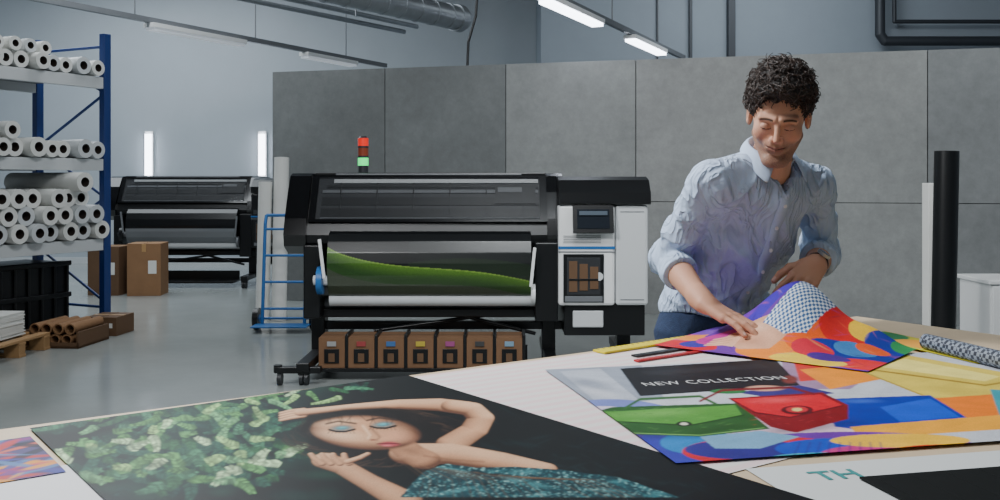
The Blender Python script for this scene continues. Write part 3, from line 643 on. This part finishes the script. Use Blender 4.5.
# ================================================================= MAN (implicit-surface modelling)
def smin(a,b,k):
    h=np.clip(.5+.5*(b-a)/k,0,1); return b*(1-h)+a*h-k*h*(1-h)
def smax(a,b,k): return -smin(-a,-b,k)
def rc(p,a,b,r1,r2):
    a=np.array(a,float);b=np.array(b,float); ba=b-a; t=np.clip(((p-a)@ba)/(ba@ba+1e-12),0,1); return np.linalg.norm(p-a-t[:,None]*ba,axis=1)-(r1+(r2-r1)*t)
def ell(p,c,r,R=None):
    q=p-np.array(c,float); r=np.array(r,float)
    if R is not None: q=q@R
    k0=np.linalg.norm(q/r,axis=1); k1=np.linalg.norm(q/(r*r),axis=1)+1e-9; return k0*(k0-1)/k1
def nets(f,lo,hi,st):
    lo=np.array(lo,float);hi=np.array(hi,float); n=np.ceil((hi-lo)/st).astype(int)+1
    gx,gy,gz=[lo[i]+st*np.arange(n[i]) for i in range(3)]
    D=np.empty(tuple(n))
    ch=max(1,int(150000/(n[1]*n[2])))
    for i in range(0,n[0],ch):
        G=np.stack(np.meshgrid(gx[i:i+ch],gy,gz,indexing='ij'),-1); sh=G.shape[:3]; D[i:i+ch]=f(G.reshape(-1,3)).reshape(sh)
    D[0]=D[-1]=1;D[:,0]=D[:,-1]=1;D[:,:,0]=D[:,:,-1]=1
    ins=D<0; m=n-1
    acc=np.zeros((*m,3)); cnt=np.zeros(tuple(m))
    for ax in range(3):
        s0=[slice(None)]*3;s1=[slice(None)]*3; s0[ax]=slice(0,-1);s1[ax]=slice(1,None)
        d0=D[tuple(s0)];d1=D[tuple(s1)]; cr=ins[tuple(s0)]!=ins[tuple(s1)]; t=np.where(cr,d0/np.where(cr,d0-d1,1),0)
        o1,o2=[a for a in range(3) if a!=ax]
        for a in(0,1):
            for b_ in(0,1):
                sl=[slice(None)]*3; sl[o1]=slice(a,a+m[o1]); sl[o2]=slice(b_,b_+m[o2]); c=cr[tuple(sl)]; tt=t[tuple(sl)]
                acc[...,ax]+=np.where(c,tt,0); acc[...,o1]+=c*a; acc[...,o2]+=c*b_; cnt+=c
    act=cnt>0; idx=-np.ones(tuple(m),int); idx[act]=np.arange(act.sum())
    cells=np.argwhere(act); vs=lo+(cells+acc[act]/cnt[act][:,None])*st
    fs=[]
    for ax in range(3):
        o1,o2=[(1,2),(2,0),(0,1)][ax]
        s0=[slice(1,-1)]*3;s1=[slice(1,-1)]*3; s0[ax]=slice(0,-1); s1[ax]=slice(1,None)
        a0=ins[tuple(s0)];a1=ins[tuple(s1)]; e=np.argwhere(a0!=a1); flip=a0[a0!=a1]
        e=e.copy(); e[:,o1]+=1; e[:,o2]+=1
        def g(d1,d2):
            q=e.copy(); q[:,o1]+=d1; q[:,o2]+=d2; return idx[q[:,0],q[:,1],q[:,2]]
        Q=np.stack([g(-1,-1),g(0,-1),g(0,0),g(-1,0)],1); Q[~flip]=Q[~flip][:,::-1]; fs.append(Q)
    fs=np.concatenate(fs); fs=fs[(fs>=0).all(1)]
    return vs,fs

man=empty('man',(.62,2.86,0))
F=np.array([.45,-.893,0.]); F/=np.linalg.norm(F); S=np.array([-F[1],F[0],0.]); UP=np.array([0,0,1.])
P0=np.array([.62,2.86,1.0]);P1=np.array([.637,2.83,1.12]);P2=np.array([.695,2.735,1.30]);NK=np.array([.737,2.660,1.478])
Tt=NK-P0; Tt=Tt-S*(Tt@S); Tt/=np.linalg.norm(Tt); Ft=np.cross(S,Tt); RT=np.stack([S,Ft,Tt],1); RU=np.stack([S,F,UP],1)
ShR=np.array([.560,2.590,1.418]); ShL=np.array([.890,2.755,1.408])
ElR=np.array([.474,2.73,1.20]); WrR=np.array([.522,2.50,1.105])
ElL=np.array([.945,2.86,1.205]); WrL=np.array([.862,2.65,1.190])
CfR=ElR+(WrR-ElR)*.36; CfL=ElL+(WrL-ElL)*.62
def ridge(x): return (1-np.abs(np.sin(x)))**2
def tfold(p):
    q=p-P2; s=q@S; t=q@Tt; f=q@Ft
    a=.011*ridge(15*s+7*t+1.5*np.sin(9*t+1)+.8)+.008*ridge(25*s-15*t+1.8*np.sin(13*t)+2.*f)+.009*ridge(24*t+10*s+1.4*np.sin(18*s))*np.clip((.03-t)/.15,0,1)
    return -a+.004+.0010*np.sin(120*t+80*s+4*np.sin(33*s))
def torso(p):
    d=ell(p,P2,(.162,.106,.20),RT)
    d=smin(d,ell(p,(P1+P2)/2,(.140,.110,.18),RT),.05)
    d=smin(d,ell(p,P0+UP*.04,(.160,.125,.16),RU),.05)
    d=smin(d,rc(p,ShR*.85+NK*.15-UP*.03,ShL*.85+NK*.15-UP*.03,.060,.060),.05)
    d=smin(d,rc(p,NK-UP*.012-F*.02,ShR+UP*.0,.046,.050),.035); d=smin(d,rc(p,NK-UP*.012-F*.02,ShL+UP*.0,.046,.050),.035)
    return d
def shirt(p):
    d=torso(p); d=d+tfold(p)*np.clip((NK[2]-p[:,2])/.06,0,1)
    for Sh,El,Cf in((ShR,ElR,CfR),(ShL,ElL,CfL)):
        ua=(El-Sh); Lu=np.linalg.norm(ua); ua=ua/Lu; fa=(Cf-El); Lf=np.linalg.norm(fa); fa=fa/Lf
        sd=np.cross(ua,fa); sd/=np.linalg.norm(sd)+1e-9; tt=(p-Sh)@ua; ss=(p-Sh)@sd; bb=(p-Sh)@np.cross(ua,sd)
        fold=-.010*ridge(27*tt+16*ss+1.5*np.sin(22*bb))*np.clip(tt/Lu,.3,1)-.007*ridge(40*tt-26*ss+10*bb)+.003
        a=rc(p,Sh,El,.056,.048)
        a=smin(a,rc(p,El,Cf,.048,.044),.02)+fold
        c_=rc(p,Cf-fa*.035,Cf-fa*.004,.050,.049); a=smin(a,c_,.004); c2=rc(p,Cf-fa*.028,Cf-fa*.002,.0525,.0515); a=np.minimum(a,smax(c2,-((p-Cf)@fa)-.034,.002))
        a=smax(a,(p-El)@fa-Lf-.006,.004)
        d=smin(d,a,.012)
    d=smax(d,1.035+.010*np.sin(27*p[:,0])-p[:,2],.006)
    n=rc(p,NK-UP*.025+F*.012,NK+F*.03+UP*.10,.052,.062); d=smax(d,-n,.006)
    q=p-NK; up=q@UP; sd=np.abs(q@S); v=smax((sd-np.clip((up+.095)*.42,0,.06)),-(up+.10),.002); v=smax(v,-(q@F-.02),.002)
    d=smax(d,-smax(v,-(torso(p)+.012),.002),.003)
    return d
vs,fs=nets(shirt,(.38,2.44,1.0),(1.06,3.03,1.56),.0042)
c=np.zeros((len(vs),3)); c[:]=srgb2lin((184,202,228))
q=(vs-NK); fr=q@F; up=q@UP; sd=np.abs(q@S)
depth=torso(vs); tee=(depth<-.0085)&(fr>.0)&(up>-.11)&(up<.03)&(sd<.055)&(sd<(up+.115)*.5); c[tee]=srgb2lin((128,136,150)); c[tee&(up>-.032)]=srgb2lin((190,132,104))
M_shirt=vmat('shirt_cotton',.9,.25,420,bd=.0015,spec=.2,wr=.75)
colmesh('shirt',vs,fs,c,M_shirt,man)
def trace(o,d,f,mx=.5):
    o=np.array(o,float).copy(); t=0.
    for _ in range(60):
        v=f((o+d*t)[None])[0]
        if v<.0004: break
        t+=v*.7
        if t>mx: break
    return o+d*t
def sbase(p): return torso(p)+tfold(p)
rows=[]; bt=[]
for i in range(44):
    u=i/43; cpt=NK*(1-u)+P0*u+UP*(-.105*(1-u)+.045*u); r=[]
    for k in(-.017,-.016,.016,.017):
        h=trace(cpt+F*.4+S*k,-F,sbase); r.append(h+F*(.0045 if abs(k)<.0165 else -.002))
    rows.append(r)
    if i%8==3: bt.append(trace(cpt+F*.4,-F,sbase)+F*.0045)
b=MB()
vv=[p for r in rows for p in r]; b.add(vv,[(i*4+j,i*4+j+1,(i+1)*4+j+1,(i+1)*4+j) for i in range(43) for j in range(3)],0,True)
for p in bt: b.cyl(p,p+F*.003,.0055,1,12)
M_shirt2=mat('shirt_cotton_plain',(188,206,232),.9,0,.02,60,.1,300,spec=.2)
b.obj('shirt_placket',[M_shirt2,M_white],man,world=True)
NA=(UP*.93+F*.30); NA/=np.linalg.norm(NA); CF=np.cross(S,NA)
vs=[];n=45
for i in range(n):
    th=math.radians(-152+304*i/(n-1)); w=abs(th)/math.radians(152); sg=math.copysign(1,th)
    dirv=-CF*math.cos(th)+S*math.sin(th)
    rr=.060+.002*w
    top=NK+NA*(.044-.030*w)+dirv*rr
    mid=NK+NA*(.052-.034*w)+dirv*(rr+.006)
    dn=.030+.034*max(0,(w-.40)/.60)**1.4
    low=NK+NA*(.052-.034*w-dn)+dirv*(rr+.018+.020*w**2)+S*sg*(.022*w**3)
    base=NK+NA*(.0-.020*w)+dirv*(rr-.002)
    vs+=[base,top,mid,(mid+low)/2+dirv*.003,low]
b=MB(); b.add(vs,[(i*5+j,i*5+j+1,(i+1)*5+j+1,(i+1)*5+j) for i in range(n-1) for j in range(4)],0,True)
o=b.obj('shirt_collar',[M_shirt2],man,world=True); m=o.modifiers.new('s','SOLIDIFY'); m.thickness=.0035; m.offset=0; m=o.modifiers.new('ss','SUBSURF'); m.levels=1; m.render_levels=1

# jeans and shoes
HR=P0-S*.09-UP*.04; HL=P0+S*.09-UP*.04
KR=np.array([HR[0],HR[1],.52])+F*.03-S*.03; KL=np.array([HL[0],HL[1],.52])+F*.02+S*.03
AR=np.array([KR[0],KR[1],.09])-F*.04; AL=np.array([KL[0],KL[1],.09])-F*.05
def jeans(p):
    d=ell(p,P0+UP*.0,(.160,.118,.14),RU)
    for H,K,An in((HR,KR,AR),(HL,KL,AL)):
        l=rc(p,H,K,.088,.062); l=smin(l,rc(p,K,An,.060,.048),.03); d=smin(d,l,.03)
    d=smax(d,p[:,2]-1.09,.005)
    d=smax(d,.05-p[:,2],.005)
    z=p[:,2]; return d-.004*ridge(25*z+14*p[:,0]+8*p[:,1])-.003*ridge(40*p[:,0]-18*z)
vs,fs=nets(jeans,(.36,2.62,.02),(.88,3.08,1.14),.008)
c=np.zeros((len(vs),3)); c[:]=srgb2lin((36,52,82)); c*=(.85+.3*rng.random(len(vs)))[:,None]; c[vs[:,2]>1.065]=srgb2lin((30,24,22))
colmesh('jeans',vs,fs,c,vmat('denim',.9,.5,400),man)
def shoes(p):
    d=None
    for An in(AR,AL):
        a=An.copy();a[2]=.055; s_=rc(p,a-F*.03,a+F*.15-UP*.015,.045,.040); s_=smin(s_,rc(p,a,a+UP*.06,.045,.045),.02); d=s_ if d is None else np.minimum(d,s_)
    return smax(d,.003-p[:,2],.004)
vs,fs=nets(shoes,(.35,2.5,-.01),(1.0,3.1,.2),.007); c=np.zeros((len(vs),3)); c[:]=srgb2lin((60,42,30)); c[vs[:,2]<.022]=srgb2lin((20,18,18))
colmesh('shoes',vs,fs,c,vmat('shoe_leather',.4),man)

SK=(200,150,124)
M_skin=vmat('skin',.55,.3,200,sss=.12,bd=.0018,spec=.32)
def hand(name,El,Wr,d,nrm,thumbside,curl,tcurl,start):
    d=np.array(d,float);d/=np.linalg.norm(d); n=np.array(nrm,float); n-=d*(n@d); n/=np.linalg.norm(n); s=np.cross(d,n); 
    if s@np.array(thumbside,float)<0: s=-s
    offs=[.029,.0095,-.0105,-.029]; ln=[.088,.091,.085,.077]
    seg=[(.044,.027,.021),(.049,.031,.022),(.045,.028,.022),(.036,.021,.019)]; spl=[.10,.03,-.05,-.15]
    palm=[];fing=[];nails=[];kn=[]
    for i in range(4):
        K=Wr+d*ln[i]+s*offs[i]+n*(.004 if i in(1,2) else .0)
        palm.append((Wr+s*offs[i]*.55+d*.008,K-n*.003,.0155,.0125))
        p=K; ang=0; base=d+s*spl[i]; base/=np.linalg.norm(base); r=[.0098,.0090,.0080,.0068][:]; sc=.92 if i==3 else 1.
        for j in range(3):
            ang+=curl[i][j]; dr_=base*math.cos(ang)-n*math.sin(ang); q_=p+dr_*seg[i][j]; fing.append((i,p,q_,r[j]*sc,r[j+1]*sc)); kn.append(q_); p=q_
        nn=n*math.cos(ang)+base*math.sin(ang); nails.append((p-dr_*.002+nn*.006,dr_,nn))
    tb=Wr+d*.024+s*.022-n*.006
    t1=tb+(d*.62+s*.70-n*tcurl)/np.linalg.norm(d*.62+s*.70-n*tcurl)*.040
    v2=d*.90+s*.30-n*(tcurl*1.3); v2/=np.linalg.norm(v2); t2=t1+v2*.032
    v3=d*.97+s*.08-n*(tcurl*1.5); v3/=np.linalg.norm(v3); t3=t2+v3*.024
    nails.append((t3+s*.003+n*.005,v3,n))
    def f(p):
        pd=None
        for a,b_,r1,r2 in palm:
            x=rc(p,a,b_,r1,r2); pd=x if pd is None else smin(pd,x,.010)
        pd=smin(pd,rc(p,Wr,tb,.018,.017),.012); pd=smin(pd,rc(p,tb,t1,.0155,.0120),.010)
        th=smin(rc(p,t1,t2,.0118,.0108),rc(p,t2,t3,.0106,.0085),.003)
        out=smin(pd,th,.006)
        for i in range(4):
            fd=None
            for k,a,b_,r1,r2 in fing:
                if k==i:
                    x=rc(p,a,b_,r1,r2); fd=x if fd is None else smin(fd,x,.002)
            base=fing[i*3][1]; kk=np.clip(1-np.linalg.norm(p-base,axis=1)/.03,0,1)*.006+.0008
            h=np.clip(.5+.5*(fd-out)/kk,0,1); out=fd*(1-h)+out*h-kk*h*(1-h)
        ax=(Wr-El); L=np.linalg.norm(ax); ax=ax/L; st=El+ax*start*L
        fa=rc(p,st,Wr-ax*.02,.040,.027); fa=smin(fa,rc(p,Wr-ax*.03,Wr+d*.015,.0255,.022),.02)
        return smin(out,fa,.016)
    pts=np.array([x for _,a,b_,_,_ in fing for x in(a,b_)]+[t3,Wr,El+(Wr-El)*start]); lo=pts.min(0)-.05; hi=pts.max(0)+.05
    vs,fs=nets(f,lo,hi,.0022)
    c=np.zeros((len(vs),3)); c[:]=srgb2lin(SK)
    for k in kn+[fing[i*3][1] for i in range(4)]:
        w=np.exp(-(np.linalg.norm(vs-k,axis=1)/.007)**2)[:,None]*.35; c=c*(1-w)+srgb2lin((172,98,80))*w
    for pc,dv,nn in nails:
        q_=vs-pc; m=(abs(q_@dv)<.0065)&(np.linalg.norm(q_-np.outer(q_@dv,dv),axis=1)<.0058)&(q_@nn>-.003); c[m]=srgb2lin((220,178,164))
    colmesh(name,vs,fs,c,M_skin,man)
hand('right_hand',ElR,WrR,(.72,-.60,-.38),(.25,-.2,1.),(.5,.8,.2),[(.02,.18,.12),(-.02,.20,.14),(-.02,.22,.14),(.0,.22,.16)],.15,.28)
hand('left_hand',ElL,WrL,(-.60,-.62,-.42),(.35,-.55,.70),(-.5,.2,.8),[(.50,.75,.45),(.6,.8,.5),(.65,.85,.5),(.7,.9,.5)],.55,.5)
dw=(WrL-ElL)/np.linalg.norm(WrL-ElL); wc=WrL-dw*.015; nb=np.array([.35,-.55,.70]); nb-=dw*(nb@dw); nb/=np.linalg.norm(nb); sb=np.cross(dw,nb)
b=MB(); n=28; vs=[]
for i in range(n):
    a=2*math.pi*i/n; dv=nb*math.cos(a)+sb*math.sin(a)
    for r,t in((.0285,-.010),(.0310,-.009),(.0310,.009),(.0285,.010)): vs.append(wc+dv*r+dw*t)
b.add(vs,[(i*4+j,i*4+(j+1)%4,((i+1)%n)*4+(j+1)%4,((i+1)%n)*4+j) for i in range(n) for j in range(4)],0,True)
b.cyl(wc+nb*.029,wc+nb*.038,.019,1,24); b.cyl(wc+nb*.038,wc+nb*.0385,.016,2,24)
b.obj('wristwatch',[mat('watch_strap',(60,40,30),.5),M_steel,M_blackg],man,world=True)

# ---- head
HC=np.array([.740,2.580,1.590])
Rh=np.array((Matrix.Rotation(math.radians(-16),3,'Z')@Matrix.Rotation(math.radians(5),3,'Y')@Matrix.Rotation(math.radians(25),3,'X')))
HS=.97
def toW(v): return (v*HS)@Rh.T+HC
nkl=((NK-UP*.03)-HC)@Rh/HS
def head(p):
    x,y,z=p[:,0],p[:,1],p[:,2]; m=p.copy(); m[:,0]=abs(m[:,0])
    d=ell(p,(0,.018,.036),(.075,.093,.082))
    d=smin(d,ell(p,(0,-.026,-.022),(.060,.061,.076)),.03)
    d=smin(d,rc(m,(.052,.005,-.055),(.019,-.060,-.104),.017,.019),.020)
    d=smin(d,ell(p,(0,-.070,-.107),(.025,.018,.017)),.016)
    d=smin(d,rc(m,(.008,-.0845,.020),(.044,-.070,.020),.010,.010),.010)
    d=smin(d,ell(m,(.042,-.058,-.024),(.020,.020,.022)),.022)
    d=smax(d,-ell(m,(.031,-.098,.001),(.017,.017,.0125)),.008)
    d=smin(d,ell(m,(.0305,-.0745,-.001),(.0140,.0125,.0115)),.0025)
    d=smin(d,rc(p,(0,-.086,.012),(0,-.110,-.028),.0065,.0088),.009)
    d=smin(d,ell(m,(.0118,-.096,-.031),(.0066,.0090,.0066)),.004)
    d=smin(d,ell(p,(0,-.082,-.057),(.030,.016,.022)),.018)
    d=smin(d,rc(m,(.0,-.0970,-.054),(.022,-.085,-.053),.0036,.003),.004)
    d=smin(d,rc(m,(.0,-.0955,-.064),(.020,-.085,-.058),.0048,.003),.004)
    d=smax(d,-rc(m,(.0,-.104,-.0590),(.026,-.088,-.0545),.0020,.0014),.003)
    d=smax(d,-rc(m,(.018,-.104,-.034),(.034,-.088,-.056),.0010,.0010),.010)
    e=ell(m,(.078,.012,-.006),(.010,.020,.031)); e=smax(e,-ell(m,(.086,.006,-.004),(.007,.011,.019)),.004); d=smin(d,e,.006)
    nk=rc(p,(0,.028,-.045),nkl,.050,.058); nk=smin(nk,rc(p,(0,-.035,-.088),nkl+np.array([0,-.02,.0]),.018,.035),.03); d=smin(d,nk,.016)
    return d
lo=np.minimum((-.11,-.13,-.13),nkl-.09); hi=np.maximum((.11,.13,.13),nkl+.09)
vs,fs=nets(head,lo,hi,.0019)
x,y,z=vs[:,0],vs[:,1],vs[:,2]; ax=abs(x)
c=np.zeros((len(vs),3)); c[:]=srgb2lin((204,156,130)); c*=(.95+.10*rng.random(len(vs)))[:,None]
def blend(w,col):
    global c
    w=np.clip(w,0,1)[:,None]; c=c*(1-w)+srgb2lin(col)*w
blend(np.exp(-((ax-.042)**2+(z+.028)**2)/.0004)*.35*(y<-.03),(190,112,96)); blend(np.exp(-((ax)**2+(z+.03)**2)/.00022)*.3*(y<-.09),(192,114,96))
st2=np.clip(((-.036+.25*np.clip(y+.06,0,.1))-z)/.016,0,1)*(y<.008)*(z>-.128)
blend(st2*(.42+.28*rng.random(len(vs))),(92,74,66))
blend(((abs(z+.0590)<.0066)&(ax<.020)&(y<-.082))*.5,(156,94,86)); blend(((abs(z+.0592-ax*.18)<.0013)&(ax<.025)&(y<-.080))*.9,(70,34,32))
blend(np.clip(1-abs(z-(.0225-((ax-.026)**2)*9))/.0046,0,1)*((ax>.013)&(ax<.048)&(y<-.05))*1.3,(46,34,27))
blend(((abs(z-(-.0070+((ax-.0305)**2)*12))<.0015)&(ax>.017)&(ax<.044)&(y<-.06))*.95,(34,24,20))
blend(np.exp(-((ax-.031)**2+(z+.000)**2)/.0002)*.3*(y<-.05),(136,88,74))
colmesh('head',toW(vs),fs,c,M_skin,man)
def hairl(p):
    x,y,z=p[:,0],p[:,1],p[:,2]
    d=ell(p,(0,.022,.052),(.087,.104,.090)); d=smin(d,ell(p,(.005,-.050,.100),(.064,.046,.030)),.02); d=smin(d,ell(p,(0,.0,.118),(.060,.060,.032)),.02)
    d+=.008*np.sin(80*x+3*np.sin(60*z))*np.sin(75*y+1)*np.sin(80*z+2)+.003*np.sin(260*x)*np.sin(240*y)*np.sin(250*z)
    hl=np.interp(y,[-.11,-.07,-.05,-.03,-.005,.03,.055,.11],[.078,.070,.050,.0,.012,.006,-.055,-.072])
    return smax(d,hl+.006*np.sin(150*x)-z,.008)
vs,fs=nets(hairl,(-.12,-.14,-.1),(.12,.15,.19),.0028)
M_hair=mat('hair_brown',(54,39,31),.42,0,.35,40,.3,220)
c=np.zeros((len(vs),3)); c[:]=srgb2lin((28,20,16)); c*=(.7+.6*rng.random(len(vs)))[:,None]
colmesh('hair',toW(vs),fs,c,vmat('hair_cap',.6,.8,300),man)
cd=bpy.data.curves.new('hair_curls','CURVE'); cd.dimensions='3D'; cd.bevel_depth=.0015; cd.bevel_resolution=2; cd.materials.append(M_hair); r=random.Random(4)
cent=np.array([0,.022,.045]); cnt=0
while cnt<1500:
    dv=np.array([r.gauss(0,1),r.gauss(0,1),r.gauss(0,1)]); dv/=np.linalg.norm(dv)
    p=trace(cent+dv*.2,-dv,hairl,.2)
    if hairl((p)[None])[0]>.002: continue
    u=np.cross(dv,[r.gauss(0,1),r.gauss(0,1),r.gauss(0,1)]); u/=np.linalg.norm(u); w=np.cross(dv,u); R0=r.uniform(.006,.016); turns=r.uniform(.5,1.1); n=13; ph=r.uniform(0,6.28)
    up_=max(0,dv[2]); pts=[]
    for k in range(n):
        t=k/(n-1); a=ph+turns*2*math.pi*t; rr=R0*(1-.25*t)
        q_=p+dv*(-.002+rr*.55*math.sin(a)+(.006+.009*up_)*t)+w*rr*math.cos(a)+u*(t-.5)*.028; pts.append(q_)
    pw_=toW(np.array(pts)); sp=cd.splines.new('POLY'); sp.points.add(n-1)
    for k,q_ in enumerate(pw_): sp.points[k].co=(*q_,1); sp.points[k].radius=1.15-.7*k/n
    cnt+=1
o=bpy.data.objects.new('hair_curls',cd); COL.objects.link(o); attach(o,man,True)

# ================================================================= LIGHTS
def area(name,loc,target,size,power,col=(1,1,1),sy=None):
    l=bpy.data.lights.new(name,'AREA'); l.energy=power; l.color=col; l.shape='RECTANGLE'; l.size=size; l.size_y=sy or size
    o=bpy.data.objects.new(name,l); COL.objects.link(o); o.location=loc; o.rotation_euler=(V(target)-V(loc)).to_track_quat('-Z','Y').to_euler(); return o
area('added_key_light',(-1.9,2.8,3.6),(.7,2.6,1.2),.6,185,(.97,.985,1.0))  # added key lamp without a fixture, brings out the man's shirt folds
area('added_fill_light',(-5.5,13.5,5.0),(-5.5,13.5,0),3.5,235,(.86,.94,1.0))  # added fill without a fixture, lifts the rear of the room
area('added_fill_light',(-3.6,9.5,5.0),(-3.6,9.5,0),2.5,150,(.90,.96,1.0))  # added fill over the rack side, no fixture
area('added_fill_light',(.3,4.0,5.0),(.2,8.2,.9),1.4,215,(.93,.975,1.0))  # added lamp, brightens the front faces of the printer
area('added_fill_light',(3.6,5.2,5.0),(3.4,9.5,1.2),2.0,140,(.93,.975,1.0))  # added fill aimed at the partition, no fixture
area('added_fill_light',(3.5,12.2,4.9),(3.5,14.3,3.0),2.0,75,(.86,.94,1.0))  # added lamp, brightens the upper right back wall
area('added_fill_light',(-.6,.4,4.8),(.3,1.9,1.0),1.0,42,(.95,.98,1.0))  # added fill above the table prints, no fixture
w=bpy.data.worlds.new('world'); bpy.context.scene.world=w; w.use_nodes=True; w.node_tree.nodes['Background'].inputs[0].default_value=(.55,.65,.78,1); w.node_tree.nodes['Background'].inputs[1].default_value=.3

# ================================================================= CAMERA
cam=bpy.data.cameras.new('camera'); co=bpy.data.objects.new('camera',cam); COL.objects.link(co)
co.location=(0,0,1.42); co.rotation_euler=(math.pi/2,0,0); cam.lens=35; cam.sensor_width=36; cam.shift_y=-.07; cam.clip_start=.05
bpy.context.scene.camera=co
